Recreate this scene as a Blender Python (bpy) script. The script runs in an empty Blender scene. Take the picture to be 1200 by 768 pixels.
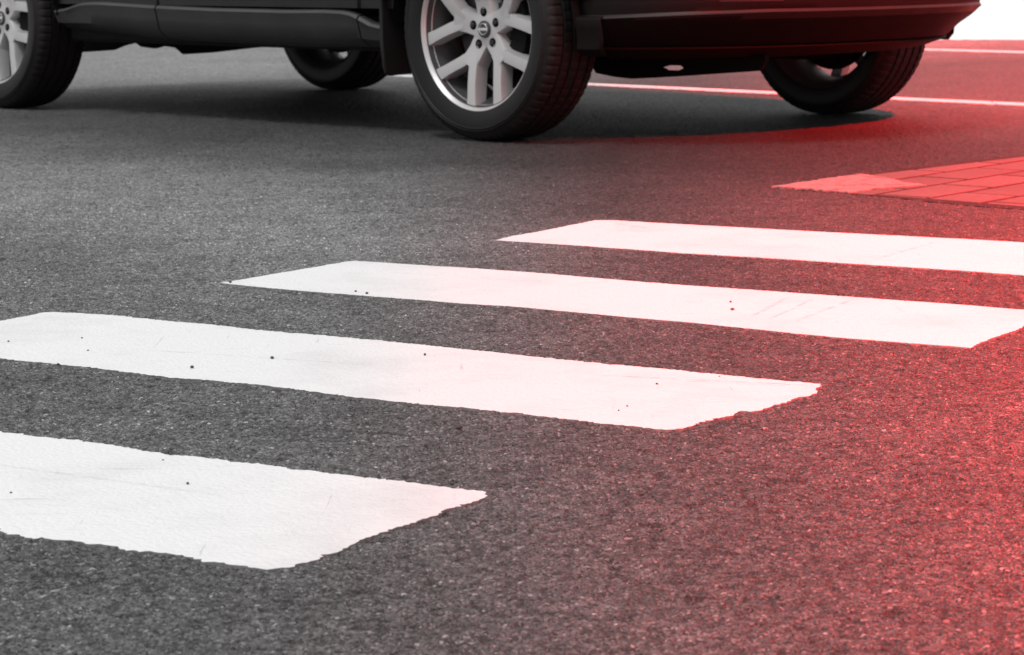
import bpy, bmesh, math, random
import numpy as np
from mathutils import Vector, Matrix
random.seed(7); rng = np.random.default_rng(11)
scene = bpy.context.scene
COL = scene.collection
R = math.radians

# ------------------------------------------------------------------ helpers
def tag(o, label=None, cat=None, group=None, kind=None):
    if label: o['label'] = label
    if cat: o['category'] = cat
    if group: o['group'] = group
    if kind: o['kind'] = kind
    return o

def empty(name, loc=(0, 0, 0), rz=0.0, parent=None):
    o = bpy.data.objects.new(name, None)
    o.empty_display_size = 0.2
    COL.objects.link(o); o.location = loc; o.rotation_euler = (0, 0, rz)
    if parent: o.parent = parent
    return o

def obj(name, bm, mat, parent=None, smooth=True, angle=40, recalc=True):
    if recalc: bmesh.ops.recalc_face_normals(bm, faces=bm.faces)
    me = bpy.data.meshes.new(name)
    bm.to_mesh(me); bm.free()
    if smooth:
        for p in me.polygons: p.use_smooth = True
        me.set_sharp_from_angle(angle=R(angle))
    for m in (mat if isinstance(mat, (list, tuple)) else [mat]): me.materials.append(m)
    o = bpy.data.objects.new(name, me); COL.objects.link(o)
    if parent: o.parent = parent
    return o

def copy_tree(o, parent=None):
    c = o.copy(); COL.objects.link(c); c.parent = parent
    for ch in list(o.children): copy_tree(ch, c)
    return c

def grid_bm(pts, close_u=False, close_v=False, bm=None, skip=None):
    """pts[i][j] -> quads"""
    bm = bm or bmesh.new()
    vs = [[bm.verts.new(p) for p in row] for row in pts]
    n, m = len(vs), len(vs[0])
    for i in range(n if close_u else n - 1):
        for j in range(m if close_v else m - 1):
            f = (vs[i][j], vs[(i + 1) % n][j], vs[(i + 1) % n][(j + 1) % m], vs[i][(j + 1) % m])
            try: bm.faces.new(f)
            except ValueError: pass
    return bm

def box_bm(x0, x1, y0, y1, z0, z1, bevel=0.0, bm=None, seg=2):
    b = bmesh.new()
    bmesh.ops.create_cube(b, size=1.0)
    for v in b.verts:
        v.co = Vector(((x0 + x1) / 2 + v.co.x * (x1 - x0), (y0 + y1) / 2 + v.co.y * (y1 - y0), (z0 + z1) / 2 + v.co.z * (z1 - z0)))
    if bevel > 0: bmesh.ops.bevel(b, geom=b.edges[:], offset=bevel, segments=seg, affect='EDGES', clamp_overlap=True)
    if bm is None: return b
    return merge(bm, b)

def merge(a, b):
    me = bpy.data.meshes.new('tmp'); b.to_mesh(me); b.free(); a.from_mesh(me); bpy.data.meshes.remove(me)
    return a

def lathe_y(prof, n=96, mod=None, a0=0.0):
    """profile [(axial y, radius)] revolved about the y axis (open profile, closed loop round)"""
    rows = []
    for k in range(n):
        t = a0 + 2 * math.pi * k / n
        row = []
        for i, (y, r) in enumerate(prof):
            rr = r + (mod(k, i) if mod else 0.0)
            row.append((rr * math.sin(t), y, -rr * math.cos(t)))
        rows.append(row)
    return grid_bm(rows, close_u=True)

def tube_bm(path, rad, n=10, bm=None):
    bm = bm or bmesh.new()
    P = [Vector(p) for p in path]; rows = []
    for i, p in enumerate(P):
        d = (P[min(i + 1, len(P) - 1)] - P[max(i - 1, 0)]).normalized()
        up = Vector((0, 0, 1)) if abs(d.z) < .9 else Vector((1, 0, 0))
        s = d.cross(up).normalized(); u = s.cross(d)
        r = rad[i] if isinstance(rad, (list, tuple)) else rad
        rows.append([p + (s * math.cos(a) + u * math.sin(a)) * r for a in (2 * math.pi * k / n for k in range(n))])
    grid_bm(rows, close_v=True, bm=bm)
    return bm

def lerp_tab(x, tab):
    if x <= tab[0][0]: return tab[0][1]
    for (a, b), (c, d) in zip(tab, tab[1:]):
        if x <= c: return b + (d - b) * (x - a) / (c - a)
    return tab[-1][1]

# ------------------------------------------------------------------ node helpers
class NT:
    def __init__(s, name):
        s.mat = bpy.data.materials.new(name); s.mat.use_nodes = True
        s.nt = s.mat.node_tree; s.N = s.nt.nodes; s.bs = s.N['Principled BSDF']; s.out = s.N['Material Output']
        s.co = s.N.new('ShaderNodeTexCoord')
    def link(s, a, b): s.nt.links.new(a, b)
    def node(s, t, **kw):
        n = s.N.new(t)
        for k, v in kw.items():
            if k in n.inputs: n.inputs[k].default_value = v
            else: setattr(n, k, v)
        return n
    def vec(s, scale=(1, 1, 1), rz=0):
        m = s.node('ShaderNodeMapping'); m.inputs['Scale'].default_value = scale; m.inputs['Rotation'].default_value = (0, 0, rz)
        s.link(s.co.outputs['Object'], m.inputs['Vector']); return m.outputs[0]
    def noise(s, scale, detail=2, rough=.5, vec=None):
        n = s.node('ShaderNodeTexNoise', Scale=scale, Detail=detail, Roughness=rough)
        s.link(vec or s.co.outputs['Object'], n.inputs['Vector']); return n.outputs[0]
    def voro(s, scale, feature='F1', vec=None, rand=1.0):
        n = s.node('ShaderNodeTexVoronoi', feature=feature, Scale=scale, Randomness=rand)
        s.link(vec or s.co.outputs['Object'], n.inputs['Vector']); return n
    def ramp(s, inp, stops, interp='LINEAR'):
        n = s.node('ShaderNodeValToRGB'); e = n.color_ramp; e.interpolation = interp
        while len(e.elements) < len(stops): e.elements.new(.5)
        for el, (p, c) in zip(e.elements, stops):
            el.position = p; el.color = (c, c, c, 1) if not isinstance(c, tuple) else (*c, 1)
        s.link(inp, n.inputs[0]); return n.outputs[0]
    def math(s, op, a, b=None, clamp=False):
        n = s.node('ShaderNodeMath', operation=op, use_clamp=clamp)
        for i, v in enumerate((a, b)):
            if v is None: continue
            if isinstance(v, (int, float)): n.inputs[i].default_value = v
            else: s.link(v, n.inputs[i])
        return n.outputs[0]
    def mix(s, fac, a, b, blend='MIX'):
        n = s.node('ShaderNodeMix', data_type='RGBA', blend_type=blend)
        for key, v in ((0, fac), (6, a), (7, b)):
            if isinstance(v, (int, float)):
                n.inputs[key].default_value = v if key == 0 else (v, v, v, 1)
            elif isinstance(v, tuple): n.inputs[key].default_value = (*v, 1)
            else: s.link(v, n.inputs[key])
        return n.outputs[2]
    def bump(s, h, dist, strength=1.0, nrm=None):
        n = s.node('ShaderNodeBump'); n.inputs['Distance'].default_value = dist; n.inputs['Strength'].default_value = strength
        s.link(h, n.inputs['Height'])
        if nrm: s.link(nrm, n.inputs['Normal'])
        s.link(n.outputs[0], s.bs.inputs['Normal']); return n.outputs[0]
    def base(s, v):
        if isinstance(v, tuple): s.bs.inputs['Base Color'].default_value = (*v, 1)
        elif isinstance(v, float): s.bs.inputs['Base Color'].default_value = (v, v, v, 1)
        else: s.link(v, s.bs.inputs['Base Color'])
    def rough(s, v):
        if isinstance(v, (int, float)): s.bs.inputs['Roughness'].default_value = v
        else: s.link(v, s.bs.inputs['Roughness'])
    def set(s, **kw):
        for k, v in kw.items(): s.bs.inputs[k.replace('_', ' ')].default_value = v

# ------------------------------------------------------------------ materials
def mat_asphalt():
    m = NT('asphalt')
    wv = m.node('ShaderNodeTexNoise', Scale=110.0, Detail=2.0); m.link(m.co.outputs['Object'], wv.inputs['Vector'])
    wm = m.node('ShaderNodeVectorMath', operation='MULTIPLY_ADD'); m.link(wv.outputs['Color'], wm.inputs[0])
    wm.inputs[1].default_value = (.008, .008, .0); m.link(m.co.outputs['Object'], wm.inputs[2])
    v1 = m.voro(215, vec=wm.outputs[0])    # stones about 7 mm
    v2 = m.voro(430, vec=wm.outputs[0])    # fines
    sep = m.node('ShaderNodeSeparateColor'); m.link(v1.outputs['Color'], sep.inputs[0])
    sep2 = m.node('ShaderNodeSeparateColor'); m.link(v2.outputs['Color'], sep2.inputs[0])
    stone = m.ramp(sep.outputs[0], [(0, .036), (.45, .078), (.8, .115), (.95, .155), (.988, .22), (1, .36)])
    fine = m.ramp(sep2.outputs[1], [(0, .022), (.6, .06), (.92, .12), (1, .28)])
    dome = m.ramp(v1.outputs['Distance'], [(0, 1), (.45, .8), (.75, 0)])
    col = m.mix(dome, fine, stone)
    # worn and stained patches of the road surface
    big = m.ramp(m.noise(.9, 5, .62), [(.3, .84), (.7, 1.16)])
    mid = m.ramp(m.noise(9, 4, .6), [(.3, .82), (.7, 1.18)])
    col = m.mix(1.0, col, big, 'MULTIPLY'); col = m.mix(1.0, col, mid, 'MULTIPLY')
    # grazing sheen painted into the colour: paler band on the left, paler far ground
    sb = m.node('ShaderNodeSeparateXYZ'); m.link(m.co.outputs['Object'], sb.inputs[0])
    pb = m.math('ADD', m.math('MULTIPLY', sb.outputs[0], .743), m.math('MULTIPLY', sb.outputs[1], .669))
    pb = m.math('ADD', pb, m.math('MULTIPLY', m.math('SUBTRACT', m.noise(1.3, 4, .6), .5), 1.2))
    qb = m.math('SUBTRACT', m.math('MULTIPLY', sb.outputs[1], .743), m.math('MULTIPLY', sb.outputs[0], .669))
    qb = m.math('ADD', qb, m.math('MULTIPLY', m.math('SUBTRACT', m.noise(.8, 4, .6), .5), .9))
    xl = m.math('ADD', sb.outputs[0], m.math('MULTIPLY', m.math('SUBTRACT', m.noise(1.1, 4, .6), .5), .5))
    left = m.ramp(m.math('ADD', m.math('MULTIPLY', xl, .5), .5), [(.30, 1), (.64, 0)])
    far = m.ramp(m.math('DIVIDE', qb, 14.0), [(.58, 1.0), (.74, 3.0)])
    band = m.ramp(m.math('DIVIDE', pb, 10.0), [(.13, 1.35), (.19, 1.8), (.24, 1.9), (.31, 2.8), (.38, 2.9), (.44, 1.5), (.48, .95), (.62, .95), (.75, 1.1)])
    base = m.ramp(m.math('DIVIDE', pb, 10.0), [(.14, 1.15), (.21, .95), (.3, .85), (.44, .66), (.5, .38), (.62, .40), (.74, .95)])  # right side painted darker so the red light on it looks deeper
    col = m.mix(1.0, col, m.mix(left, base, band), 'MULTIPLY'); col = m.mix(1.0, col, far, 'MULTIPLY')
    # pale scuffed patch, out in front of the car
    sx = m.node('ShaderNodeSeparateXYZ'); m.link(m.co.outputs['Object'], sx.inputs[0])
    dx = m.math('DIVIDE', m.math('ADD', sx.outputs[0], .70), .24); dy = m.math('DIVIDE', m.math('SUBTRACT', sx.outputs[1], 6.72), .20)
    d2 = m.math('ADD', m.math('MULTIPLY', dx, dx), m.math('MULTIPLY', dy, dy))
    sc = m.math('MULTIPLY', m.math('SUBTRACT', 1.0, d2, True), m.ramp(m.noise(14, 4), [(.35, 0), (.6, 1)]), True)
    col = m.mix(m.math('MULTIPLY', sc, .55), col, .24)
    hol = m.ramp(m.noise(46, 4, .62), [(.36, 0), (.50, 1)])
    col = m.mix(hol, m.mix(1.0, col, .45, 'MULTIPLY'), col)      # bare bitumen in the hollows
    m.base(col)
    m.rough(m.ramp(sep.outputs[1], [(0, .46), (1, .78)]))
    m.set(Specular_IOR_Level=.32)
    # relief: stones standing out of the binder, hollows where fines have gone
    keep = m.ramp(sep.outputs[2], [(0, .15), (.25, .55), (1, 1)])
    h = m.math('MULTIPLY', dome, keep)
    h = m.math('MULTIPLY', h, m.math('ADD', m.math('MULTIPLY', hol, .6), .4))
    h = m.math('ADD', m.math('MULTIPLY', h, .65), m.math('MULTIPLY', hol, .45))
    dsp = m.node('ShaderNodeDisplacement'); dsp.inputs['Midlevel'].default_value = .97; dsp.inputs['Scale'].default_value = .0050
    m.link(h, dsp.inputs['Height']); m.link(dsp.outputs[0], m.out.inputs['Displacement'])
    m.mat.displacement_method = 'BOTH'
    fb = m.math('ADD', m.noise(420, 2), m.math('MULTIPLY', v2.outputs['Distance'], -.8))
    m.bump(fb, .0012, .8)
    return m.mat

SCUFFS = [((.1055, 3.5073), (.4170, 3.4024), .005, .9), ((.2, 3.462), (.43, 3.387), .003, .7), ((-.5988, 3.7959), (-.2, 3.612), .004, .55), ((.4679, 4.2983), (.3809, 4.0588), .007, .6),
          ((.5089, 4.2794), (.4041, 4.0191), .006, .6), ((.5706, 4.2592), (.4422, 3.9978), .008, .55), ((.8530, 5.1048), (.6730, 4.7897), .009, .45),
          ((.2220, 5.5004), (.2894, 5.3917), .012, .6), ((-.62, 2.93), (-.30, 2.72), .006, .35), ((-.25, 4.70), (.05, 4.52), .005, .4)]
def mat_paint(name='road_paint', c=.80, scale=1.0):
    m = NT(name)
    v = m.voro(150); n = m.noise(260, 3, .6)
    pits = m.ramp(m.noise(150, 4, .75), [(.23, 0), (.33, 1)])
    worn = m.ramp(m.noise(3.2, 6, .68), [(.28, .86), (.5, 1.0), (1, 1.02)])
    streak = m.ramp(m.noise(6, 5, .65, m.vec((1.2, 16, 1), R(33.3))), [(.27, .66), (.36, 1.0)])
    streak2 = m.ramp(m.noise(4, 4, .65, m.vec((22, 1.2, 1), R(38))), [(.27, .74), (.34, 1.0)])
    col = m.mix(1.0, c, worn, 'MULTIPLY'); col = m.mix(1.0, col, streak, 'MULTIPLY'); col = m.mix(1.0, col, streak2, 'MULTIPLY')
    col = m.mix(m.math('SUBTRACT', 1.0, pits), col, .42)
    sx = m.node('ShaderNodeSeparateXYZ'); m.link(m.co.outputs['Object'], sx.inputs[0])
    brk = m.ramp(m.noise(38, 4, .7), [(.40, 0), (.62, 1)])
    wob = m.math('MULTIPLY', m.math('SUBTRACT', m.noise(9, 3), .5), .012)
    for (ax, ay), (bx, by), wd, st in SCUFFS:
        L = math.hypot(bx - ax, by - ay); ux, uy = (bx - ax) / L, (by - ay) / L
        px = m.math('SUBTRACT', sx.outputs[0], ax); py = m.math('SUBTRACT', sx.outputs[1], ay)
        t = m.math('ADD', m.math('MULTIPLY', px, ux), m.math('MULTIPLY', py, uy))
        d = m.math('ABSOLUTE', m.math('ADD', m.math('ADD', m.math('MULTIPLY', px, -uy), m.math('MULTIPLY', py, ux)), wob))
        a = m.math('MULTIPLY', m.math('SUBTRACT', 1.0, m.math('DIVIDE', d, wd), True), m.math('MULTIPLY', m.ramp(m.math('DIVIDE', t, L), [(0, 0), (.12, 1), (.85, 1), (1, 0)]), brk))
        col = m.mix(m.math('MULTIPLY', a, st), col, .30)
    m.base(col); m.rough(.62); m.set(Specular_IOR_Level=.35)
    h = m.math('ADD', m.math('MULTIPLY', v.outputs['Distance'], -1.0), m.math('MULTIPLY', n, .6))
    m.bump(h, .0016, .7)
    return m.mat

def mat_simple(name, c, rough, metal=0.0, spec=.5, dust=0.0, coat=0.0, bump=None, var=.15):
    m = NT(name)
    n = m.ramp(m.noise(7, 5, .6), [(.3, 1 - var), (.7, 1 + var)])
    col = m.mix(1.0, c, n, 'MULTIPLY')
    if dust:
        sp = m.ramp(m.noise(85, 3, .6), [(.62, 0), (.74, 1)])
        film = m.ramp(m.noise(5, 5, .65), [(.35, .1), (.7, .6)])
        sp2 = m.ramp(m.voro(60).outputs['Distance'], [(.04, 1), (.13, 0)])
        f = m.math('ADD', m.math('MULTIPLY', m.math('ADD', m.math('MULTIPLY', sp, .5), film), dust), m.math('MULTIPLY', sp2, min(.7, dust * 3.2)), True)
        col = m.mix(f, col, (.17, .165, .16))
        m.rough(m.ramp(f, [(0, rough), (1, .8)]))
    else:
        m.rough(m.ramp(m.noise(11, 4), [(.3, max(rough - .06, .02)), (.7, rough + .08)]))
    m.base(col); m.set(Metallic=metal, Specular_IOR_Level=spec, Coat_Weight=coat, Coat_Roughness=.12)
    if bump: m.bump(m.noise(bump[0], 3), bump[1], .6)
    return m.mat

M = {
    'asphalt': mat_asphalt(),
    'paint': mat_paint('road_paint', .76),
    'line': mat_paint('line_paint', .74),
    'body': mat_simple('car_paint', .008, .42, .1, .25, .05, .06),
    'clad': mat_simple('grey_cladding', .022, .42, 0, .5, .14, 0, (160, .0006)),
    'bump': mat_simple('bumper_plastic', .004, .55, 0, .12, .015, 0, (160, .0006)),
    'bumpedge': mat_simple('bumper_crease', .012, .45, 0, .3),  # lighter than the bumper: crease highlight put into the colour
    'ledge': mat_simple('ledge_highlight', .05, .5, 0, .5),  # sky highlight along the sill ledge, painted as a lighter colour
    'plastic': mat_simple('black_plastic', .010, .55, 0, .3, .06, 0, (220, .0005)),
    'under': mat_simple('underbody_black', .005, .8, 0, .15),
    'rubber': mat_simple('tyre_rubber', .008, .65, 0, .25, .03, 0, (300, .0004)),
    'rubber_side': mat_simple('tyre_sidewall', .007, .5, 0, .28, .03),
    'alloy': mat_simple('silver_alloy', .52, .40, .45, .5, 0, 0, None, .04),
    'barrel': mat_simple('wheel_barrel', .06, .5, .4, .4),
    'iron': mat_simple('brake_iron', .04, .5, .6),
    'chrome': mat_simple('chrome', .75, .14, 1.0),
    'glass': mat_simple('dark_glass', .012, .05, 0, .6, 0, .5),
    'lamp': mat_simple('lamp_glass', .35, .08, .3, .6),
    'redlamp': mat_simple('tail_lamp_red', .10, .12),
    'seam': mat_simple('seam_rubber', .004, .8, 0, .1),
    'stone': mat_simple('pebble_stone', .07, .8, 0, .3, 0, 0, (400, .001)),
    'grime': mat_simple('road_grime', .20, .9, 0, .2),
    'steel': mat_simple('painted_steel', .16, .5, .3),
}
def mat_brick():
    m = NT('brick_paver')
    oi = m.node('ShaderNodeAttribute', attribute_name='tint')
    n = m.ramp(m.noise(55, 5, .65), [(.3, .82), (.7, 1.15)])
    b = m.ramp(m.noise(6, 4), [(.3, .88), (.7, 1.1)])
    c = m.mix(oi.outputs['Fac'], (.050, .045, .043), (.080, .073, .070))
    c = m.mix(1.0, c, n, 'MULTIPLY'); c = m.mix(1.0, c, b, 'MULTIPLY')
    m.base(c); m.rough(.8); m.bump(m.noise(240, 4), .0015, .7)
    return m.mat
def mat_cement():
    m = NT('cement_patch')
    n = m.ramp(m.noise(40, 6, .7), [(.3, .8), (.7, 1.1)])
    p = m.ramp(m.noise(20, 5, .65), [(.36, .35), (.48, 1)])
    c = m.mix(1.0, (.19, .18, .175), n, 'MULTIPLY'); c = m.mix(1.0, c, p, 'MULTIPLY')
    m.base(c); m.rough(.85); m.bump(m.noise(60, 6, .7), .006, .8)
    return m.mat
M['brick'] = mat_brick(); M['cement'] = mat_cement()
M['joint'] = mat_simple('paver_joint', .022, .9, 0, .2, 0, 0, (200, .003), .3)

# ------------------------------------------------------------------ ground: one sheet, level up to a crest, then falling away
CREST = 16.25
def zfun(y, x=0.0):
    t = np.maximum(y - (CREST + .84 - .26 * np.clip(x, -7.0, 7.0)), 0.0)
    return -0.075 * (np.sqrt(t * t + .35 ** 2) - .35)
def spread(lo, hi, step): return list(np.arange(lo, hi, step))
xs = spread(-1.0, 1.0, .0027)
for sgn in (1, -1):
    v, st, out = 1.0, .004, []
    while v < 3: v += st; st *= 1.012; out.append(sgn * v)
    while v < 700: v += st; st *= 1.12; out.append(sgn * v)
    xs = xs + out
xs = np.array(sorted(xs))
ys = []; v = 1.85
while v < 6.2: ys.append(v); v += .00105 * v
st = .0066
while v < 1500:
    ys.append(v); v += st; st *= 1.02
    if abs(v - CREST) < 4.0: st = min(st, .15)
v, st = 1.85, .004
while v > -700: v -= st; st *= 1.10; ys.append(v)
ys = np.array(sorted(ys))
X, Y = np.meshgrid(xs, ys)
co = np.empty((X.size, 3), np.float32); co[:, 0] = X.ravel(); co[:, 1] = Y.ravel(); co[:, 2] = zfun(Y.ravel(), X.ravel())
nx, ny = len(xs), len(ys)
idx = np.arange(nx * ny).reshape(ny, nx)
q = np.stack([idx[:-1, :-1], idx[:-1, 1:], idx[1:, 1:], idx[1:, :-1]], -1).reshape(-1).astype(np.int32)
me = bpy.data.meshes.new('road')
nf = (nx - 1) * (ny - 1)
me.vertices.add(nx * ny); me.vertices.foreach_set('co', co.ravel())
me.loops.add(nf * 4); me.loops.foreach_set('vertex_index', q)
me.polygons.add(nf); me.polygons.foreach_set('loop_start', np.arange(0, nf * 4, 4, dtype=np.int32))
me.polygons.foreach_set('use_smooth', np.ones(nf, dtype=bool))
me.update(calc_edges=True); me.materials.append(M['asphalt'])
road = bpy.data.objects.new('road', me); COL.objects.link(road); tag(road, kind='structure')

# ------------------------------------------------------------------ painted markings
S4 = [(-1.1899,3.4679),(-0.8854,3.2841),(-0.6321,3.1194),(-0.6028,3.1038),(-0.5703,3.0799),(-0.5160,3.0525),(-0.4582,3.0093),(-0.4010,2.9596),(-0.3699,2.9504),(-0.3324,2.9258),(-0.3162,2.9126),(-0.2751,2.8933),(-0.2538,2.8727),(-0.2336,2.8621),(-0.1884,2.8361),(-0.1440,2.8105),(-0.0955,2.7783),(-0.0575,2.7540),(-0.0312,2.7372),(-0.0265,2.7171),(-0.0381,2.6936),(-0.0515,2.6749),(-0.0648,2.6607),(-0.0751,2.6402),(-0.0833,2.6159),(-0.0952,2.6002),(-0.1001,2.5884),(-0.1152,2.5731),(-0.1275,2.5560),(-0.1395,2.5353),(-0.1455,2.5203),(-0.1549,2.5056),(-0.1638,2.4837),(-0.1722,2.4585),(-0.1810,2.4517),(-0.1874,2.4376),(-0.1955,2.4238),(-0.2057,2.4172),(-0.2103,2.4035),(-0.2220,2.3971),(-0.2339,2.3941),(-0.2481,2.3981),(-0.2619,2.4055),(-0.2768,2.4147),(-0.2985,2.4243),(-0.3084,2.4388),(-0.3198,2.4499),(-0.3407,2.4633),(-0.3669,2.4715),(-0.3801,2.4757),(-0.3927,2.4927),(-0.4044,2.4968),(-0.4226,2.5050),(-0.4391,2.5169),(-0.4645,2.5254),(-0.4748,2.5353),(-0.4824,2.5299),(-0.4946,2.5399),(-0.5024,2.5537),(-0.5138,2.5503),(-0.5258,2.5760),(-0.7344,2.7060),(-0.9864,2.8573)]
S3 = [(-0.9691,3.8516),(-0.9396,3.9193),(-0.8891,4.0204),(-0.8223,4.0919),(-0.8010,4.1245),(-0.7823,4.1578),(-0.7708,4.1871),(-0.7547,4.1911),(-0.6529,4.1495),(-0.5452,4.0696),(-0.4872,4.0393),(-0.3989,3.9670),(-0.3153,3.9168),(-0.2067,3.8489),(-0.1016,3.7749),(-0.0004,3.6996),(0.1208,3.6105),(0.1913,3.5687),(0.2933,3.4969),(0.3590,3.4506),(0.4152,3.4162),(0.4066,3.3825),(0.4019,3.3526),(0.3910,3.3268),(0.3740,3.3147),(0.3590,3.2896),(0.3332,3.2530),(0.3168,3.2198),(0.3022,3.2144),(0.2895,3.2181),(0.2761,3.1884),(0.2610,3.1742),(0.2490,3.1570),(0.2341,3.1431),(0.2194,3.1148),(0.2080,3.1011),(0.1918,3.0934),(0.1764,3.0970),(0.1513,3.1182),(0.1048,3.1407),(0.0526,3.1817),(-0.0010,3.2206),(-0.0557,3.2542),(-0.1115,3.2854),(-0.1685,3.3203),(-0.2269,3.3593),(-0.2874,3.4094),(-0.3491,3.4540),(-0.4238,3.4968),(-0.4735,3.5175),(-0.5401,3.5686),(-0.6080,3.6173),(-0.6488,3.6426),(-0.6901,3.6681),(-0.7250,3.6897),(-0.7462,3.7028),(-0.8523,3.7612),(-0.9391,3.8076)]
S2 = [(-0.5192,4.5481),(-0.4632,4.6289),(-0.3941,4.7311),(-0.3440,4.8059),(-0.3147,4.8507),(-0.2992,4.8631),(-0.2574,4.8397),(-0.1586,4.7789),(-0.0622,4.7260),(0.0629,4.6406),(0.1831,4.5462),(0.2990,4.4612),(0.3841,4.4094),(0.5074,4.3283),(0.6004,4.2679),(0.7291,4.1858),(0.8269,4.1134),(0.8649,4.0714),(0.8380,4.0200),(0.8171,3.9835),(0.7967,3.9477),(0.7731,3.8946),(0.7508,3.8605),(0.7149,3.8063),(0.6862,3.7531),(0.6716,3.7210),(0.6515,3.7345),(0.5826,3.7760),(0.5122,3.8185),(0.4293,3.8802),(0.3445,3.9529),(0.2691,4.0134),(0.1908,4.0661),(0.0836,4.1468),(0.0003,4.2081),(-0.0850,4.2502),(-0.1726,4.3092),(-0.2623,4.3642),(-0.3701,4.4331),(-0.4498,4.4903)]
S1 = [(-0.0330,5.1917),(0.0017,5.2678),(0.0552,5.3447),(0.1107,5.4408),(0.1488,5.5067),(0.1820,5.5658),(0.2245,5.5621),(0.2959,5.5116),(0.4700,5.4018),(0.6375,5.2962),(0.7838,5.2116),(0.9101,5.1386),(1.0163,5.0689),(1.1638,4.9756),(1.3043,4.8787),(1.4122,4.8012),(1.2758,4.5405),(1.1791,4.3487),(1.0835,4.4352),(0.9143,4.5544),(0.8339,4.6158),(0.7503,4.6726),(0.6352,4.7460),(0.5171,4.8286),(0.4251,4.8837),(0.3311,4.9401),(0.2355,5.0122),(0.1037,5.1042)]

def rough_outline(P, step=.006, amp=.0022, coarse=.0035):
    out = []; n = len(P)
    w = rng.normal(0, 1, 4000); ph = 0
    for i in range(n):
        a = Vector(P[i]); b = Vector(P[(i + 1) % n]); L = (b - a).length
        k = max(int(L / step), 1); nrm = Vector((-(b - a).y, (b - a).x)).normalized()
        for j in range(k):
            s = ph + j * step
            c = coarse * (math.sin(s * 61 + 1.3 * math.sin(s * 23)) * .5 + math.sin(s * 137 + 2) * .35)
            out.append(a.lerp(b, j / k) + nrm * (amp * w[(int(s / step) * 7) % 4000] + (c if L > .012 else c * .4)))
        ph += L
    return out

def sheet(name, outline, z, thick, mat, edge=None):
    bm = bmesh.new()
    top = [bm.verts.new((p[0], p[1], z + float(zfun(np.array(p[1]), p[0])))) for p in outline]
    bot = [bm.verts.new((p[0], p[1], z - thick + float(zfun(np.array(p[1]), p[0])))) for p in outline]
    bm.faces.new(top)
    n = len(top)
    for i in range(n): bm.faces.new((top[i], bot[i], bot[(i + 1) % n], top[(i + 1) % n])).material_index = 1 if edge else 0
    bmesh.ops.triangulate(bm, faces=[f for f in bm.faces if len(f.verts) > 4])
    return obj(name, bm, [mat, edge] if edge else mat, smooth=False)

G = 'painted stripes of the pedestrian crossing'
for P, lab, amp in ((S4, 'nearest white crossing stripe with a worn rounded right corner', 1.2),
                    (S3, 'white crossing stripe with chipped right end and two pebbles, just beyond the nearest stripe', 1.1),
                    (S2, 'long white crossing stripe with tyre streaks and crisp pointed left tip', .6),
                    (S1, 'farthest white crossing stripe, just in front of the brick paving', .7)):
    tag(sheet('crosswalk_stripe', rough_outline(P, .0045, .0014 * amp, .0020 * amp), .0004, .004, M['paint'], M['grime']), lab, 'road marking', G)

def line_poly(mid, d, l0, l1, w):
    d = Vector(d).normalized(); nn = Vector((-d.y, d.x)); m = Vector(mid); P = []
    k = 60
    for i in range(k + 1): P.append(m + d * (l0 + (l1 - l0) * i / k) + nn * (w / 2 + random.uniform(-.004, .004)))
    for i in range(k, -1, -1): P.append(m + d * (l0 + (l1 - l0) * i / k) - nn * (w / 2 + random.uniform(-.004, .004)))
    return P
LD = (1.6456 - .3832, 9.8969 - 11.3007)
tag(sheet('bay_line', line_poly((.3832, 11.3007), LD, -1.36, 4.2, .13), -.0003, .004, M['line']), 'thin white line on the asphalt passing behind the front wheels of the car', 'road marking', 'thin white lines behind the car')
tag(sheet('bay_line', line_poly((2.6445, 14.6231), LD, -2.5, 5.5, .17), -.0003, .004, M['line']), 'thin white line farthest away, near the crest of the asphalt', 'road marking', 'thin white lines behind the car')

# ------------------------------------------------------------------ brick paving island, flush with the road
PAVE = [(0.6438,6.3165),(0.7804,6.4932),(0.9332,6.6920),(1.0490,6.8394),(1.1859,6.9775),(1.4472,7.2433),(2.4826,8.3013),(3.4,7.3),(2.75,4.15),(1.5775,5.2503),(1.1455,5.7212),(1.0640,5.7966),(0.9529,5.9479),(0.8715,6.0715),(0.7472,6.2152)]
CEM = [(0.6438,6.3165),(0.7804,6.4932),(0.9104,6.6555),(0.9559,6.5121),(0.9822,6.4002),(1.0215,6.3138),(0.8963,6.2457),(0.8202,6.1415),(0.7472,6.2152)]
pave = sheet('brick_pavement', rough_outline(PAVE, .02, .002, .002), -.0008, .02, M['joint'])
tag(pave, kind='structure')
def inside(p, P):
    c = False; j = len(P) - 1
    for i in range(len(P)):
        if (P[i][1] > p[1]) != (P[j][1] > p[1]) and p[0] < (P[j][0] - P[i][0]) * (p[1] - P[i][1]) / (P[j][1] - P[i][1]) + P[i][0]: c = not c
        j = i
    return c
def clip_poly(sub, P):
    """convex clip of a brick against the two straight sides of the island (half planes)"""
    for a, b in (((.6438, 6.3165), (2.4826, 8.3013)), ((2.75, 4.15), (.6438, 6.3165))):
        a = Vector(a); b = Vector(b); n = Vector((-(b - a).y, (b - a).x)); out = []
        for i in range(len(sub)):
            p, q2 = sub[i], sub[(i + 1) % len(sub)]
            dp, dq = n.dot(p - a) + .002 * n.length, n.dot(q2 - a) + .002 * n.length
            if dp < 0: out.append(p)
            if dp * dq < 0: out.append(p.lerp(q2, dp / (dp - dq)))
        sub = out
        if len(sub) < 3: return []
    return sub
du = Vector((.50, .64)).normalized(); dv = Vector((.76, -.70)).normalized()      # course direction, header direction
bm = bmesh.new(); tl = bm.faces.layers.float.new('tint')
o0 = Vector((.6438, 6.3165)); BL, BW, JG = .31, .155, .019
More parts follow.
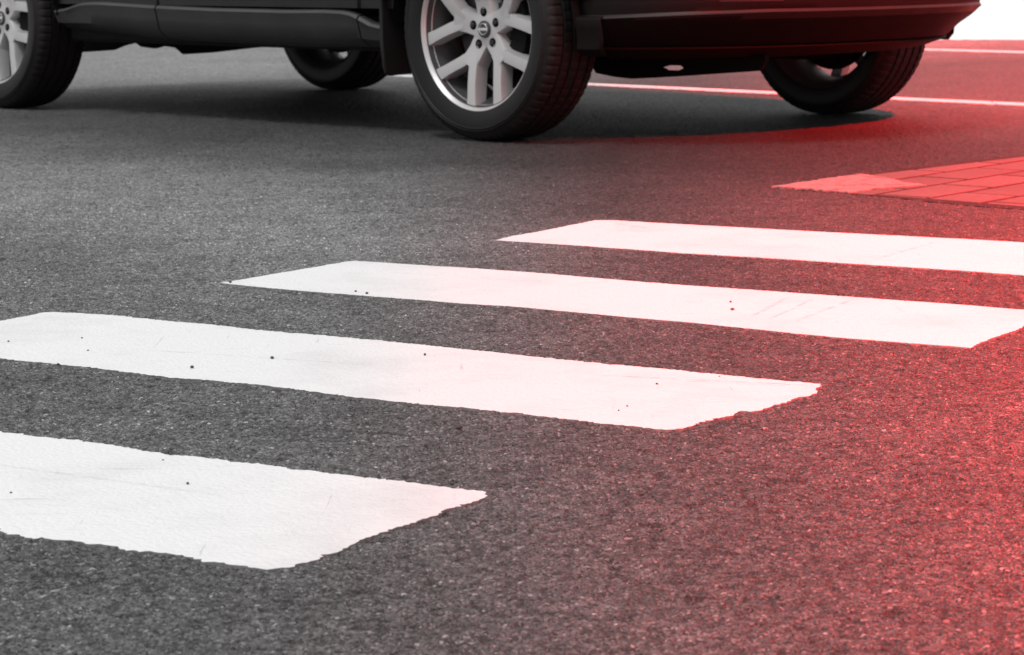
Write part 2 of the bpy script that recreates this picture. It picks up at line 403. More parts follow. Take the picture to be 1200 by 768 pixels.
for r in range(0, 24):
    for k in range(-4, 14):
        u0 = k * BL + (r % 2) * BL / 2; v0 = r * BW
        cs = [o0 + du * (u0 + JG / 2) + dv * (v0 + JG / 2), o0 + du * (u0 + BL - JG / 2) + dv * (v0 + JG / 2),
              o0 + du * (u0 + BL - JG / 2) + dv * (v0 + BW - JG / 2), o0 + du * (u0 + JG / 2) + dv * (v0 + BW - JG / 2)]
        cs = clip_poly(cs, PAVE)
        if not cs: continue
        z = .0012 + random.uniform(-.0004, .0006); t = random.random()
        lo = [bm.verts.new((p.x, p.y, -.004)) for p in cs]; c0 = sum(cs, Vector((0, 0))) / len(cs)
        e1 = [bm.verts.new((p.x, p.y, z - .0008)) for p in cs]
        hi = [bm.verts.new((*(p + (c0 - p).normalized() * .004), z)) for p in cs]
        n = len(cs); fs = [bm.faces.new(hi)]
        for i in range(n):
            fs.append(bm.faces.new((lo[i], lo[(i + 1) % n], e1[(i + 1) % n], e1[i])))
            fs.append(bm.faces.new((e1[i], e1[(i + 1) % n], hi[(i + 1) % n], hi[i])))
        for f in fs: f[tl] = t
me_b = bmesh.new()
bricks = obj('paving_bricks', bm, M['brick'], pave, smooth=False)
cem = sheet('cement_patch', rough_outline(CEM, .012, .003, .005), .0026, .02, M['cement']); cem.parent = pave

# ------------------------------------------------------------------ loose pebbles
PEB = [(-0.4537,3.5973,7),(-0.3472,3.6759,7),(-0.7650,3.8651,4),(-0.6288,3.7686,3.5),(-0.6581,3.8934,3),(-0.3603,2.7922,4),(-0.5483,2.7528,3),(0.1951,3.4247,4.5),(0.1471,3.2563,3),(0.1349,3.2259,3),(0.2839,3.4831,3),(0.0400,3.7541,5),(0.3579,4.1390,6.5),(0.3629,4.2309,4.5),(-0.2486,4.3799,5.5),(-0.2693,4.4092,5),(-0.5009,4.5468,6),(-0.1269,3.6949,5),(-0.4657,3.0257,2.5),(-0.4059,2.9292,2.5),(-0.6512,3.6427,6),(-0.0662,3.1117,9),(-0.0683,2.7817,6.5)]
for k, (x, y, r) in enumerate(PEB):
    bm = bmesh.new(); bmesh.ops.create_icosphere(bm, subdivisions=2, radius=1)
    sx, sy, sz = random.uniform(.8, 1.15), random.uniform(.7, 1.0), random.uniform(.55, .8)
    for v in bm.verts:
        f = 1 + .18 * math.sin(v.co.x * 3 + k) + .15 * math.sin(v.co.y * 4 + k * 2.3)
        v.co = Vector((v.co.x * sx * f, v.co.y * sy * f, v.co.z * sz)) * (r * .001 * .47)
    o = obj('pebble', bm, M['stone']); onp = k < 20
    o.location = (x, y, (.0002 if onp else -.001) + r * .00062 * sz * .8); o.rotation_euler = (0, 0, random.uniform(0, 6))
    if onp: tag(o, 'tiny dark pebble lying on a white crossing stripe', 'pebble', 'dark pebbles on the white stripes')
    else: tag(o, {20: 'tiny dark pebble beside the left half of the second stripe, on bare asphalt', 21: 'largest dark pebble, on bare asphalt between the two nearest stripes', 22: 'small dark pebble on asphalt at the right tip of the nearest stripe'}[k], 'pebble')

# ------------------------------------------------------------------ the car
ORG = (-.3743, 9.5804, 0.0); YAW = -.8087
WB2, TRK = 1.358, .935            # half wheelbase, outer tyre face
WR = .345
car = empty('parked_suv', ORG, YAW)
tag(car, 'dark grey off-road car with silver five-spoke alloy wheels standing behind the pedestrian crossing', 'car')

# wheels -----------------------------------------------------------
def tyre_bm():
    prof = [(-.094, .247), (-.104, .252), (-.1085, .262), (-.1115, .280), (-.1125, .296), (-.1122, .302), (-.1138, .3035), (-.1138, .3055), (-.1115, .3075), (-.1108, .3105), (-.1120, .3120), (-.1088, .3145), (-.105, .3215), (-.1005, .3300), (-.0945, .3365), (-.087, .3405)]
    tread = [(-.078, .3425), (-.066, .3437)]
    for c in (-.058, -.020, .020, .058):
        tread += [(c - .0055, .3445), (c - .0040, .3365), (c + .0040, .3365), (c + .0055, .3445)]
    prof = prof + tread + [(.066, .3437), (.078, .3425)] + [(-a, b) for a, b in reversed(prof)]
    n = 350
    sh = {i for i, (y, r) in enumerate(prof) if abs(y) > .060 and r > .329}
    ce = {i for i, (y, r) in enumerate(prof) if abs(y) < .060 and r > .344}
    def mod(k, i):
        if i in sh and k % 5 == 0: return -.0035
        if i in ce and k % 5 == 2: return -.0018
        return 0.0
    return lathe_y(prof, n, mod)

def rim_face_bm():
    bm = bmesh.new()
    def depth(r):   # axial position of the spoke front (outer is -y); hub sits deeper
        return lerp_tab(r, [(0, -.060), (.045, -.060), (.075, -.062), (.12, -.071), (.18, -.081), (.236, -.086)])
    def strip(path, widths, thick):
        rows = []
        P = [Vector(p) for p in path]
        for i, p in enumerate(P):
            d = (P[min(i + 1, len(P) - 1)] - P[max(i - 1, 0)]).normalized(); s = Vector((-d.y, d.x)); w = widths[i]
            y0 = depth(p.length); t = thick[i]
            prof = [(-w * .60, y0 + t), (-w * .52, y0 + .008), (-w * .46, y0 + .0006), (-w * .2, y0), (w * .2, y0), (w * .46, y0 + .0006), (w * .52, y0 + .008), (w * .60, y0 + t)]
            rows.append([((p + s * a).x, b, (p + s * a).y) for a, b in prof])
        grid_bm(rows, close_v=True, bm=bm)
        for e in (rows[0], rows[-1]): pass
    for k in range(5):
        # angles measured as seen from outside (camera's right = +x): centre lines of the Y spokes
        ang = R(239 + 72 * k)
        def pol(r, a): return Vector((r * math.cos(a), r * math.sin(a)))
        strip([pol(r, ang) for r in (.028, .05, .075, .098, .118, .130)], [.060, .066, .064, .066, .072, .070], [.045] * 6)
        for s in (-1, 1):
            aa = [(.094, .070), (.116, .135), (.142, .215), (.175, .290), (.208, .342), (.240, .376)]
            strip([pol(r, ang + s * a) for r, a in aa], [.030, .037, .037, .036, .037, .042], [.040, .044, .046, .046, .044, .040])
    # hub drum
    def ring(prof, n): return lathe_y(prof, n)
    hub = ring([(-.020, .050), (-.050, .058), (-.0585, .056), (-.0605, .048), (-.0605, .0)], 60)
    merge(bm, hub)
    return bm

def flange_bm():
    return lathe_y([(-.070, .232), (-.078, .236), (-.0865, .2375), (-.0905, .2415), (-.0975, .2445), (-.1015, .2500), (-.1005, .2535), (-.094, .2545), (-.088, .249)], 120)

def barrel_bm():
    return lathe_y([(-.090, .2385), (-.070, .2325), (-.045, .222), (-.02, .214), (.02, .213), (.07, .226), (.095, .240), (.103, .250), (.096, .2535), (.09, .2500)], 96)

def make_wheel():
    w = empty('wheel', (0, 0, 0), 0, car)
    t = obj('tyre', tyre_bm(), [M['rubber'], M['rubber_side']], w, True, 28)
    for p in t.data.polygons:
        if abs(p.center.y) > .098: p.material_index = 1
    # raised ring and a scuffed band on the sidewall are in the profile
    rim = obj('rim', rim_face_bm(), M['alloy'], w, True, 24)
    merge_o = obj('flange', flange_bm(), M['alloy'], w, True, 50)
    obj('barrel', barrel_bm(), M['barrel'], w, True, 50)
    # lug recesses with nuts
    for k in range(5):
        a = R(239 + 72 * k); c = Vector((.0535 * math.cos(a), 0, .0535 * math.sin(a)))
        g = lathe_y([(-.0612, .0), (-.0612, .0118), (-.0625, .0128), (-.0618, .0142), (-.056, .0146)], 24)
        bmesh.ops.translate(g, verts=g.verts, vec=c); obj('lug_recess', g, M['seam'], w)
        g = lathe_y([(-.061, .0085), (-.0655, .0080), (-.0665, .0060), (-.0665, .0)], 6); bmesh.ops.translate(g, verts=g.verts, vec=c); obj('lug_nut', g, M['iron'], w, False)
    cap = obj('centre_cap', lathe_y([(-.060, .0265), (-.0655, .0262), (-.0672, .0245), (-.0676, .0)], 48), M['barrel'], w)
    eb = lathe_y([(-.0674, .0150), (-.0694, .0158), (-.0700, .0172), (-.0694, .0186), (-.0674, .0194)], 40)
    box_bm(-.0215, .0215, -.0708, -.0672, -.0042, .0042, .0012, eb)
    obj('emblem', eb, M['chrome'], w)
    d = lathe_y([(-.018, .045), (-.030, .06), (-.030, .085), (-.016, .088), (-.016, .155), (.004, .155), (.004, .05)], 72)
    obj('brake_disc', d, M['iron'], w)
    cb = bmesh.new()
    rows = []
    for i in range(9):
        a = R(-32 + 8 * i); rows.append([(math.cos(a) * r, y, math.sin(a) * r) for r, y in ((.105, -.044), (.168, -.044), (.175, -.02), (.175, .035), (.105, .035))])
    grid_bm(rows, close_v=True, bm=cb)
    obj('brake_caliper', cb, M['under'], w)
    bk = lathe_y([(.012, .0), (.012, .186), (.020, .188), (.024, .15), (.06, .06), (.10, .05)], 48)
    obj('hub_carrier', bk, M['under'], w)
    return w

w0 = make_wheel()
HALF = .1125
def put(w, x, y, flip, spin):
    w.location = (x, y, WR - .002); w.rotation_euler = (0, spin if not flip else -spin, math.pi if flip else 0)
w1, w2, w3 = copy_tree(w0, car), copy_tree(w0, car), copy_tree(w0, car)
put(w0, WB2, -TRK + HALF, False, 0.0); put(w1, -WB2, -TRK + HALF, False, R(-9))
put(w2, WB2, TRK - HALF, True, R(20)); put(w3, -WB2, TRK - HALF, True, R(47))

# body -------------------------------------------------------------
PLAN = [(2.285, 0), (2.275, .22), (2.235, .42), (2.150, .60), (2.035, .745), (1.90, .845), (1.76, .895), (1.56, .915), (1.2, .92), (.6, .92), (0, .92), (-.6, .92), (-1.2, .92), (-1.6, .91), (-1.9, .87), (-2.1, .78), (-2.21, .62), (-2.26, .36), (-2.275, 0)]
def catmull(P, n):
    out = []
    for i in range(len(P) - 1):
        p0 = Vector(P[i - 1]) if i else Vector((P[1][0], -P[1][1])); p1, p2 = Vector(P[i]), Vector(P[i + 1])
        p3 = Vector(P[i + 2]) if i + 2 < len(P) else Vector((P[-2][0], -P[-2][1]))
        L = (p2 - p1).length; k = max(int(L / n), 2)
        for j in range(k):
            t = j / k
            out.append(.5 * ((2 * p1) + (p2 - p0) * t + (2 * p0 - 5 * p1 + 4 * p2 - p3) * t * t + (3 * p1 - p0 - 3 * p2 + p3) * t ** 3))
    out.append(Vector(P[-1])); return out
HP = catmull(PLAN, .022)
def shell_pt(p, z, ins, fset, rset):
    x, y = p
    wf = max(0, min(1, (x - 1.25) / .75)); wf = wf * wf * (3 - 2 * wf); wr = max(0, min(1, (-x - 1.3) / .7))
    return Vector((x - fset * wf + rset * wr, y * (1 - ins / .92), z))
def smoothtab(z, tab): return lerp_tab(z, tab)
def half_shell(rows, side, bm, xlim=None):
    """rows: list of callables p -> Vector"""
    pts = []
    for f in rows:
        row = []
        for p in HP:
            if xlim and not (xlim[0] <= p.x <= xlim[1]): continue
            v = f(p); v.y *= side; row.append(v)
        pts.append(row)
    grid_bm(pts, bm=bm)
def cut_arch(bm, r=.405, zc=.345):
    kill = []
    for f in bm.faces:
        c = f.calc_center_median()
        for xw in (WB2, -WB2):
            if abs(c.y) > .5 and math.hypot(c.x - xw, c.z - zc) < r: kill.append(f)
    bmesh.ops.delete(bm, geom=kill, context='FACES')
    for v in bm.verts:
        for xw in (WB2, -WB2):
            d = math.hypot(v.co.x - xw, v.co.z - zc)
            if abs(v.co.y) > .5 and abs(d - r) < .026 and v.is_boundary and r * .5 < d:
                v.co.x = xw + (v.co.x - xw) * r / d; v.co.z = zc + (v.co.z - zc) * r / d
INS = [(.400, .030), (.44, .030), (.52, .020), (.66, .004), (.74, .0), (.80, .004), (.88, .012), (.96, .028), (1.03, .060)]
FS = [(.40, .012), (.50, .01), (.62, .02), (.74, .045), (.84, .10), (.92, .20), (1.0, .38), (1.03, .50)]
RS = [(.40, .0), (.60, .0), (.80, .02), (1.03, .07)]
zs = [.402 + .0205 * i for i in range(31)]
def body_row(z): return lambda p: shell_pt(p, z, lerp_tab(z, INS), lerp_tab(z, FS), lerp_tab(z, RS))
parts = {'body_shell': [], 'front_door': [], 'rear_door': []}
for side in (-1, 1):
    bm = bmesh.new(); half_shell([body_row(z) for z in zs], side, bm); cut_arch(bm)
    # split the doors off
    for nm, (a, b) in (('front_door', (-.33, .772)), ('rear_door', (-1.16, -.33))):
        d = bm.copy()
        bmesh.ops.delete(d, geom=[f for f in d.faces if not (a < f.calc_center_median().x < b)], context='FACES')
        bmesh.ops.translate(d, verts=d.verts, vec=(0, side * .001, 0))
        do = obj(nm, d, M['body'], car)
        hx = a + .18 if nm == 'front_door' else a + .14
        hb = box_bm(hx, hx + .19, side * .925 - .014, side * .925 + .014, .885, .915, .008); obj('door_handle', hb, M['body'], do)
    bmesh.ops.delete(bm, geom=[f for f in bm.faces if -1.16 < f.calc_center_median().x < .772], context='FACES')
    parts['body_shell'].append(bm)
    # seals at the door edges
    for x in (.772, -.33, -1.16):
        rows = []
        for z in zs:
            if x < -1 and z < .77: continue
            y = side * (.92 - lerp_tab(z, INS) + .0035); rows.append([(x - .0045, y, z), (x + .0045, y, z)])
        obj('door_seal', grid_bm(rows), M['seam'], car)
b0 = parts['body_shell'][0]; merge(b0, parts['body_shell'][1]); bmesh.ops.remove_doubles(b0, verts=b0.verts, dist=.0005)
body = obj('body_shell', b0, M['body'], car)

# hood and rear deck closing the shell at the belt line
bm = bmesh.new(); rows = []
top = body_row(zs[-1])
hx = [p for p in HP if p.x > .55]
for p in hx:
    v = top(p); rows.append([(v.x, v.y * t, v.z + .055 * (1 - t * t) * min(1, (2.0 - v.x) / .8 + .1)) for t in np.linspace(-1, 1, 21)])
grid_bm(rows, bm=bm); obj('bonnet', bm, M['body'], car)
# cabin: plan ring at the belt up to the roof
def cab(z):
    t = (z - 1.01) / (1.66 - 1.01)
    xf = 1.02 - .95 * t ** .92; xb = -2.19 + .30 * t ** 1.4; hw = .855 - .235 * t - .02 * t * t
    ring = []
    for i in range(80):
        a = 2 * math.pi * i / 80; c, s = math.cos(a), math.sin(a); e = .42
        ring.append(((xf + xb) / 2 + (xf - xb) / 2 * math.copysign(abs(c) ** e, c), hw * math.copysign(abs(s) ** e, s), z))
    return ring
bm = bmesh.new(); rows = [cab(z) for z in np.linspace(1.0, 1.64, 9)]
c0 = Vector((-.92, 0, 1.70)); last = rows[-1]
for f, dz in ((.97, .022), (.88, .042), (.6, .062), (.3, .068), (.02, .07)):
    rows.append([((p[0] - c0.x) * f + c0.x, p[1] * f, 1.64 + dz) for p in last])
grid_bm(rows, close_v=True, bm=bm); obj('cabin', bm, M['body'], car)
def pane(name, x0a, x1a, z0, z1, x0b, x1b, side):
    rows = []
    for z, xa, xb in ((z0, x0a, x1a), ((z0 + z1) / 2, (x0a + x0b) / 2, (x1a + x1b) / 2), (z1, x0b, x1b)):
        t = (z - 1.01) / .65; hw = .855 - .235 * t - .02 * t * t + .012; rows.append([(xa + (xb - xa) * k / 6, side * hw, z) for k in range(7)])
    return obj(name, grid_bm(rows), M['glass'], car)
for s in (-1, 1):
    pane('side_window', -.30, .72, 1.06, 1.55, -.28, .12, s); pane('side_window', -1.18, -.37, 1.06, 1.55, -1.12, -.35, s); pane('side_window', -1.85, -1.27, 1.10, 1.52, -1.62, -1.2, s)
for nm, xa, xb in (('windscreen', (1.01, .66), (.25, .62)), ('rear_window', (-2.185, .62), (-1.99, .55))):
    fx = 1 if nm == 'windscreen' else -1; rows = []
    for t in np.linspace(.06, .88, 7):
        z = 1.01 + .65 * t
        x = (1.02 - .95 * t ** .92) if fx > 0 else (-2.19 + .30 * t ** 1.4)
        hw = .66 - .12 * t; rows.append([(x + fx * (.02 - .085 * (k / hw) ** 2 * .35), k, z) for k in np.linspace(-hw, hw, 11)])
    obj(nm, grid_bm(rows), M['glass'], car)
for s in (-1, 1):
    hb = bmesh.new(); rows = []
    for z in (.735, .775, .82, .855):
        row = []
        for p in HP:
            if 1.72 < p.x < 2.2 and p.y > .38:
                v = body_row(z)(p); row.append((v.x + .012, s * (v.y + .006), v.z))
        rows.append(row)
    obj('headlight', grid_bm(rows, bm=hb), M['lamp'], car)
    tb = bmesh.new(); rows = []
    for z in (.88, .92, .96, 1.0):
        rows.append([(lambda v: (v.x - .012, s * (v.y + .006), v.z))(body_row(z)(p)) for p in HP if p.x < -1.85 and p.y > .45])
    obj('tail_light', grid_bm(rows, bm=tb), M['redlamp'], car)
    mb = bmesh.new(); bmesh.ops.create_uvsphere(mb, u_segments=20, v_segments=12, radius=1)
    for v in mb.verts: v.co = Vector((.62 + v.co.x * .09, s * 1.01 + v.co.y * .12, 1.10 + v.co.z * .085))
    mo = obj('wing_mirror', mb, M['body'], car)
    box = box_bm(.60, .68, s * .90 - .06, s * .90 + .06, 1.03, 1.06, .01); obj('mirror_arm', box, M['plastic'], mo)
gr = bmesh.new(); rows = []
for z in np.linspace(.50, .73, 9):
    rows.append([(lambda v: (v.x + .010, v.y * s2, v.z))(body_row(z)(p)) for s2 in (1,) for p in reversed([p for p in HP if p.x > 2.19])] +
                [(lambda v: (v.x + .010, -v.y, v.z))(body_row(z)(p)) for p in [p for p in HP if p.x > 2.19][1:]])
g = obj('grille', grid_bm(rows, bm=gr), M['plastic'], car)

# front bumper: wraps from wheel arch to wheel arch
def bump_rows():
    T = [(.250, .150, .300), (.256, .085, .245), (.264, .048, .205), (.274, .030, .178), (.283, .022, .150), (.2875, .017, .140), (.2890, .018, .141), (.2945, .025, .146), (.300, .026, .128), (.320, .020, .090), (.345, .013, .050), (.360, .010, .030), (.372, .008, .016), (.3805, .0065, .006), (.3820, .008, .007), (.3890, .014, .010), (.3905, .018, .008), (.405, .019, .004), (.42, .019, .002), (.45, .023, .004), (.49, .022, .004)]
    out = []
    for z, ins, fs in T:
        def f(p, z=z, ins=ins, fs=fs):
            v = shell_pt(p, z, ins, fs, 0)
            rise = max(0, min(1, (p.x - 1.85) / .35))
            if z > .30: v.z += .016 * rise
            return v
        out.append(f)
    return out
bb = bmesh.new()
for s in (-1, 1):
    b = bmesh.new(); half_shell(bump_rows(), s, b, (1.70, 3)); 
    for v in b.verts:      # rear edge follows the wheel opening
        pass
    bmesh.ops.delete(b, geom=[f for f in b.faces if math.hypot(f.calc_center_median().x - WB2, f.calc_center_median().z - .345) < .412], context='FACES')
    for v in b.verts:
        d = math.hypot(v.co.x - WB2, v.co.z - .345)
        if v.is_boundary and abs(d - .412) < .024: v.co.x = WB2 + (v.co.x - WB2) * .412 / d
    merge(bb, b)
bmesh.ops.remove_doubles(bb, verts=bb.verts, dist=.0005)
bumper = obj('front_bumper', bb, [M['bump'], M['bumpedge']], car, True, 30)
for p in bumper.data.polygons:
    if abs(p.normal.z) > .35 and .380 < p.center.z < .407 and p.area < .004: p.material_index = 1
mod = bumper.modifiers.new('thick', 'SOLIDIFY'); mod.thickness = .004; mod.offset = -1
# wheel opening trim strip on the bumper end, slightly lighter and proud
for s in (-1, 1):
    rows = []
    for z, ins in ((.268, .040), (.29, .014), (.32, .012), (.35, .006), (.376, .001), (.3835, .004), (.388, .015)):
        dxz = math.sqrt(max(.410 ** 2 - (z - .345) ** 2, 0))
        rows.append([(WB2 + dxz + u, s * (lerp_tab(WB2 + dxz + u, [(1.70, .903), (1.76, .897), (1.86, .868)]) - ins + .003 - (.004 if u > .075 else 0)), z) for u in (-.004, 0, .03, .06, .074, .078)])
    obj('arch_trim', grid_bm(rows), [M['bump'], M['bumpedge']], bumper)
# lower intake and fog lamp panels on the bumper face
for s in (-1, 1):
    rows = []
    for z in (.428, .46, .50, .545):
        rows.append([(lambda v: (v.x + .012, s * (v.y + .004), v.z))(body_row(z)(p)) for p in HP if 1.93 < p.x < 2.215 and p.y > .4])
    fb = obj('fog_lamp_bezel', grid_bm(rows), M['plastic'], bumper)
    fl = lathe_y([(-.02, .04), (-.025, .036), (-.024, .0)], 24)
    bmesh.ops.rotate(fl, verts=fl.verts, cent=(0, 0, 0), matrix=Matrix.Rotation(R(90), 3, 'Z')); bmesh.ops.translate(fl, verts=fl.verts, vec=(2.09, s * .665, .49))
    obj('fog_lamp', fl, M['lamp'], bumper)
# rear bumper
def rrow(z, ins, rs):
    return lambda p: shell_pt(p, z, ins, 0, rs)
rb = bmesh.new()
for s in (-1, 1):
    b = bmesh.new(); half_shell([rrow(.27, .10, .15), rrow(.30, .03, .05), rrow(.36, .008, .005), rrow(.41, .006, -.005), rrow(.47, .012, .0)], s, b, (-3, -1.765)); merge(rb, b)
obj('rear_bumper', rb, M['clad'], car)

# side sills with a bright upper ledge
TOPL = [(-1.00, .379), (-.979, .381), (-.93, .384), (-.889, .390), (-.85, .399), (-.80, .408), (-.74, .4115), (-.657, .4115), (-.343, .4025), (0, .396), (.40, .394), (.60, .3965), (.69, .3945), (.74, .388), (.78, .374), (.828, .357), (.874, .350), (.90, .349)]
def sill(s, x0, x1, n, endcap=0):
    rows = []
    for x in np.linspace(x0, x1, n):
        zt = lerp_tab(x, TOPL); zb = lerp_tab(x, [(-1, .312), (-.80, .300), (-.45, .282), (0, .272), (.5, .268), (.9, .276)])
        h = zt - zb
        P = [(.70, zb - .004), (.80, zb - .006), (.845, zb + .002), (.868, zb + .020), (.884, zb + .30 * h), (.893, zb + .62 * h), (.899, zb + .84 * h), (.9015, zt - .0115), (.9005, zt - .0095), (.8945, zt - .0025), (.890, zt - .0008), (.868, zt + .001)]
        rows.append([(x, s * y, z) for y, z in P])
    bm = grid_bm(rows)
    for r in (0, n - 1):
        vs = bm.verts[:] ; 
    bm.verts.ensure_lookup_table(); m = len(rows[0])
    bm.faces.new([bm.verts[i] for i in range(m)]); bm.faces.new([bm.verts[(n - 1) * m + i] for i in reversed(range(m))])
    return bm
for s in (-1, 1):
    so = obj('side_sill', sill(s, -.330, .766, 60), [M['clad'], M['ledge']], car, True, 35)
    sr = obj('side_sill', sill(s, -.972, -.340, 40), [M['clad'], M['ledge']], car, True, 35)
    fc = obj('fender_cladding', sill(s, .774, .892, 14), [M['clad'], M['ledge']], car, True, 35)
    for o in (so, sr, fc):
        for p in o.data.polygons:
            if p.normal.z > .35 and p.normal.z < .9 and p.center.z > .33 and abs(p.center.y) > .888: p.material_index = 1
    # backing behind the joints
    obj('sill_backing', box_bm(-.96, .88, s * .78 - .06, s * .78 + .06, .262, .372, .01), M['under'], car)
# wheel arch liners, and the cladding round each arch
for xw in (WB2, -WB2):
    for s in (-1, 1):
        rows = []
        for i in range(41):
            a = R(2 + 176 * i / 40); r = .408
            rows.append([(xw + r * math.cos(a), s * y, .345 + r * math.sin(a)) for y in (.905, .80, .66, .60)])
        bm = grid_bm(rows)
        rows2 = []
        for i in range(41):
            a = R(2 + 176 * i / 40); rows2.append([(xw + rr * math.cos(a), s * .60, .345 + rr * math.sin(a)) for rr in (.408, .2, .05)])
        grid_bm(rows2, bm=bm)
        obj('arch_liner', bm, M['under'], car)
        rows = []
        for i in range(61):
            a = R(14 + 152 * i / 60)
            rows.append([(xw + r * math.cos(a), s * (y - (max(0, abs(xw + r * math.cos(a)) - 1.5) ** 2) * .33), .345 + r * math.sin(a)) for r, y in ((.402, .895), (.402, .922), (.408, .930), (.45, .9285), (.462, .922), (.464, .905))])
        obj('arch_cladding', grid_bm(rows), M['clad'], car)
# mud flaps
def flap_bm(x, s):
    bm = bmesh.new()
    P = [(-.915, .44), (-.912, .30), (-.905, .215), (-.897, .196), (-.880, .186), (-.80, .190), (-.70, .198), (-.66, .215), (-.655, .44)]
    f = [bm.verts.new((x, -y * s, z)) for y, z in P]; b = [bm.verts.new((x + .016, -y * s, z)) for y, z in P]
    n = len(P); bm.faces.new(f); bm.faces.new(b[::-1])
    for i in range(n): bm.faces.new((f[i], f[(i + 1) % n], b[(i + 1) % n], b[i]))
    bmesh.ops.bevel(bm, geom=[e for e in bm.edges if abs(e.verts[0].co.x - e.verts[1].co.x) < 1e-5], offset=.003, segments=2, affect='EDGES')
    return bm
for s in (-1, 1):
    obj('mud_flap', flap_bm(.895, s), M['plastic'], car, True, 30)
    obj('mud_flap', flap_bm(-1.83, s), M['plastic'], car, True, 30)

# underbody ---------------------------------------------------------
ub = box_bm(-2.05, 1.95, -.62, .62, .305, .40, .03)
box_bm(-.98, .86, -.80, .80, .285, .36, .02, ub)
box_bm(-.70, .80, -.50, .50, .25, .31, .02, ub)
obj('underfloor', ub, M['under'], car)
def profile_bm(P, y0, y1, holes=()):
    """side outline (x, z) given a width across the car, with openings through it"""
    bm = bmesh.new()
    def loop(Q):
        vs = [bm.verts.new((x, y0, z)) for x, z in Q]
        return [bm.edges.new((vs[i], vs[(i + 1) % len(vs)])) for i in range(len(vs))]
    es = loop(P)
    for h in holes: es += loop(h)
    r = bmesh.ops.triangle_fill(bm, edges=es, use_beauty=True)
    fs = bm.faces[:]
    ext = bmesh.ops.extrude_face_region(bm, geom=fs)
    bmesh.ops.translate(bm, verts=[v for v in ext['geom'] if isinstance(v, bmesh.types.BMVert)], vec=(0, y1 - y0, 0))
    return bm
obj('engine_undertray', profile_bm([(1.20, .30), (1.282, .229), (1.313, .186), (1.398, .176), (1.474, .172), (1.586, .179), (1.696, .187), (1.874, .201), (2.003, .211), (2.023, .221), (2.037, .247), (2.03, .31)], -.35, -.335,
    [[(1.601, .212), (1.63, .219), (1.688, .220), (1.699, .212), (1.677, .204), (1.623, .204)]]), M['under'], car, False)
obj('rear_crossmember', profile_bm([(-1.86, .33), (-1.86, .258), (-1.809, .182), (-1.654, .188), (-1.473, .199), (-1.401, .218), (-1.307, .233), (-1.267, .217), (-1.182, .212), (-1.124, .223), (-1.04, .218), (-.991, .193), (-.821, .203), (-.58, .225), (-.425, .237), (-.323, .252), (-.30, .30)], -.30, -.280), M['under'], car, False)
obj('rear_axle', tube_bm([(-WB2, -.80, .30), (-WB2 + .02, -.45, .29), (-WB2, -.1, .30), (-WB2, .1, .30), (-WB2 + .02, .45, .29), (-WB2, .8, .30)], .030), M['under'], car)
for s in (-1, 1):
    obj('control_arm', tube_bm([(WB2 + .02, s * .80, .215), (WB2 - .02, s * .62, .220), (WB2 - .12, s * .36, .245)], .024), M['under'], car)
    obj('drive_shaft', tube_bm([(WB2, s * .80, .345), (WB2, s * .35, .345)], .018), M['under'], car)
ex = tube_bm([(.75, -.05, .28), (0, -.06, .275), (-.9, -.1, .28), (-1.2, -.2, .30), (-1.62, -.1, .33), (-2.2, -.52, .32)], .032)
mf = bmesh.new(); bmesh.ops.create_uvsphere(mf, u_segments=20, v_segments=12, radius=1)
for v in mf.verts: v.co = Vector((-1.84 + v.co.x * .13, .06 + v.co.y * .40, .34 + v.co.z * .085))
obj('exhaust_pipe', ex, M['under'], car); obj('silencer', mf, M['under'], car)

# ------------------------------------------------------------------ camera
cam_d = bpy.data.cameras.new('camera'); cam = bpy.data.objects.new('camera', cam_d); COL.objects.link(cam)
scene.camera = cam
PITCH, ROLL = .1453, -.0090
cam.location = (0, 0, .5809)
cam.matrix_world = Matrix.Translation((0, 0, .5809)) @ Matrix.Rotation(math.pi / 2 - PITCH, 4, 'X') @ Matrix.Rotation(ROLL, 4, 'Z')
cam_d.sensor_fit = 'HORIZONTAL'; cam_d.sensor_width = 36.0; cam_d.lens = 36.0 * 3015.2 / 1200
cam_d.clip_start = .05; cam_d.clip_end = 5000
cam_d.dof.use_dof = True; cam_d.dof.focus_distance = 3.6; cam_d.dof.aperture_fstop = 20.0

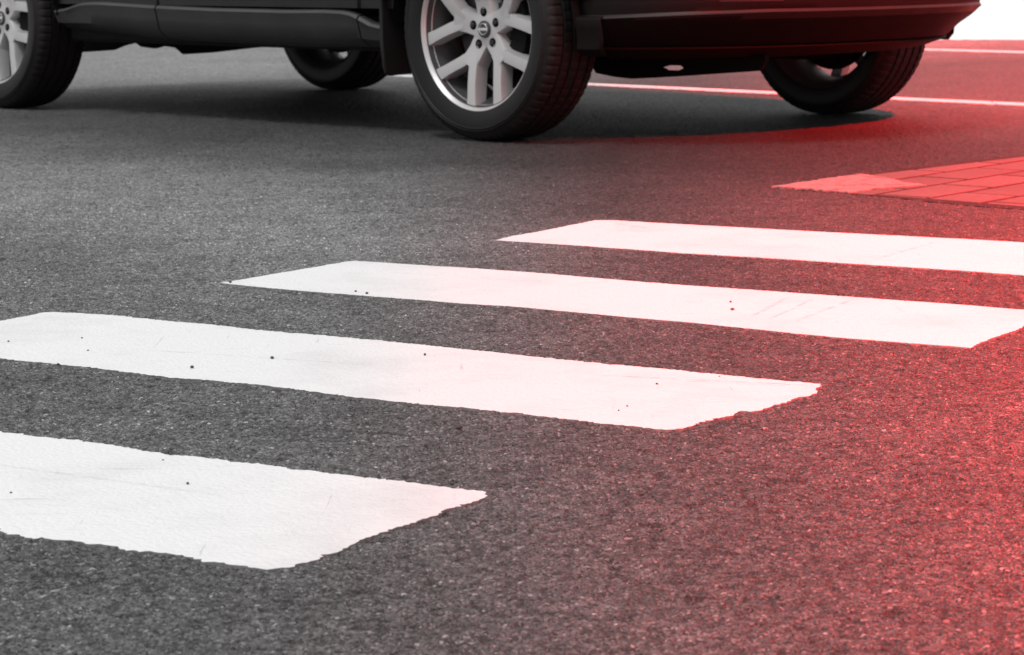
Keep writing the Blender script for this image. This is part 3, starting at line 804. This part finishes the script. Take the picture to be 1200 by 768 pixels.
# ------------------------------------------------------------------ daylight: bright overcast
SUN_EL, SUN_AZ = 62, 215         # azimuth from +Y towards +X
w = bpy.data.worlds.new('World'); scene.world = w; w.use_nodes = True
nt = w.node_tree; bg = nt.nodes['Background']
sky = nt.nodes.new('ShaderNodeTexSky'); sky.sky_type = 'NISHITA'; sky.sun_disc = False
sky.sun_elevation = R(SUN_EL); sky.sun_rotation = R(SUN_AZ); sky.dust_density = 6; sky.air_density = 1.0
hsv = nt.nodes.new('ShaderNodeHueSaturation'); hsv.inputs['Saturation'].default_value = .12
nt.links.new(sky.outputs[0], hsv.inputs['Color']); nt.links.new(hsv.outputs[0], bg.inputs[0]); bg.inputs[1].default_value = .05
bg2 = nt.nodes.new('ShaderNodeBackground'); bg2.inputs[0].default_value = (1, 1, 1, 1); bg2.inputs[1].default_value = 1.0   # cloud cover, brightest low down where the haze is thick
tc = nt.nodes.new('ShaderNodeTexCoord'); sp = nt.nodes.new('ShaderNodeSeparateXYZ'); nt.links.new(tc.outputs['Generated'], sp.inputs[0])
cr = nt.nodes.new('ShaderNodeValToRGB'); cr.color_ramp.elements[0].position = .015; cr.color_ramp.elements[0].color = (1.12, 1.12, 1.12, 1)
cr.color_ramp.elements[1].position = .11; cr.color_ramp.elements[1].color = (.46, .46, .465, 1)
nt.links.new(sp.outputs[2], cr.inputs[0]); nt.links.new(cr.outputs[0], bg2.inputs[0])
add = nt.nodes.new('ShaderNodeAddShader'); nt.links.new(bg.outputs[0], add.inputs[0]); nt.links.new(bg2.outputs[0], add.inputs[1])
nt.links.new(add.outputs[0], nt.nodes['World Output'].inputs[0])
sd = bpy.data.lights.new('sun', 'SUN'); sd.energy = 1.4; sd.angle = R(13); sd.color = (1, .985, .965)
so = bpy.data.objects.new('sun', sd); COL.objects.link(so)
dirv = Vector((math.sin(R(SUN_AZ)) * math.cos(R(SUN_EL)), math.cos(R(SUN_AZ)) * math.cos(R(SUN_EL)), math.sin(R(SUN_EL))))
so.rotation_euler = dirv.to_track_quat('Z', 'Y').to_euler()

# ------------------------------------------------------------------ added red spot, unseen and without a fixture, tinting the right of the road
LAMP = Vector((7.5, -7.044, 12.0))
ld = bpy.data.lights.new('added_red_spot', 'SPOT'); ld.color = (1, .010, .008); ld.energy = 295000
ld.spot_size = 2 * 1.3; ld.spot_blend = .12; ld.shadow_soft_size = .22
lo = bpy.data.objects.new('added_red_spot', ld); COL.objects.link(lo); lo.location = LAMP
lo.rotation_euler = (LAMP - Vector((19.69, -4.0, 0))).to_track_quat('Z', 'Y').to_euler()

vs = scene.view_settings
vs.view_transform = 'Standard'; vs.look = 'None'; vs.gamma = 1.0; vs.exposure = 0.0; vs.use_curve_mapping = False
scene.render.engine = 'CYCLES'
scene.cycles.max_bounces = 6
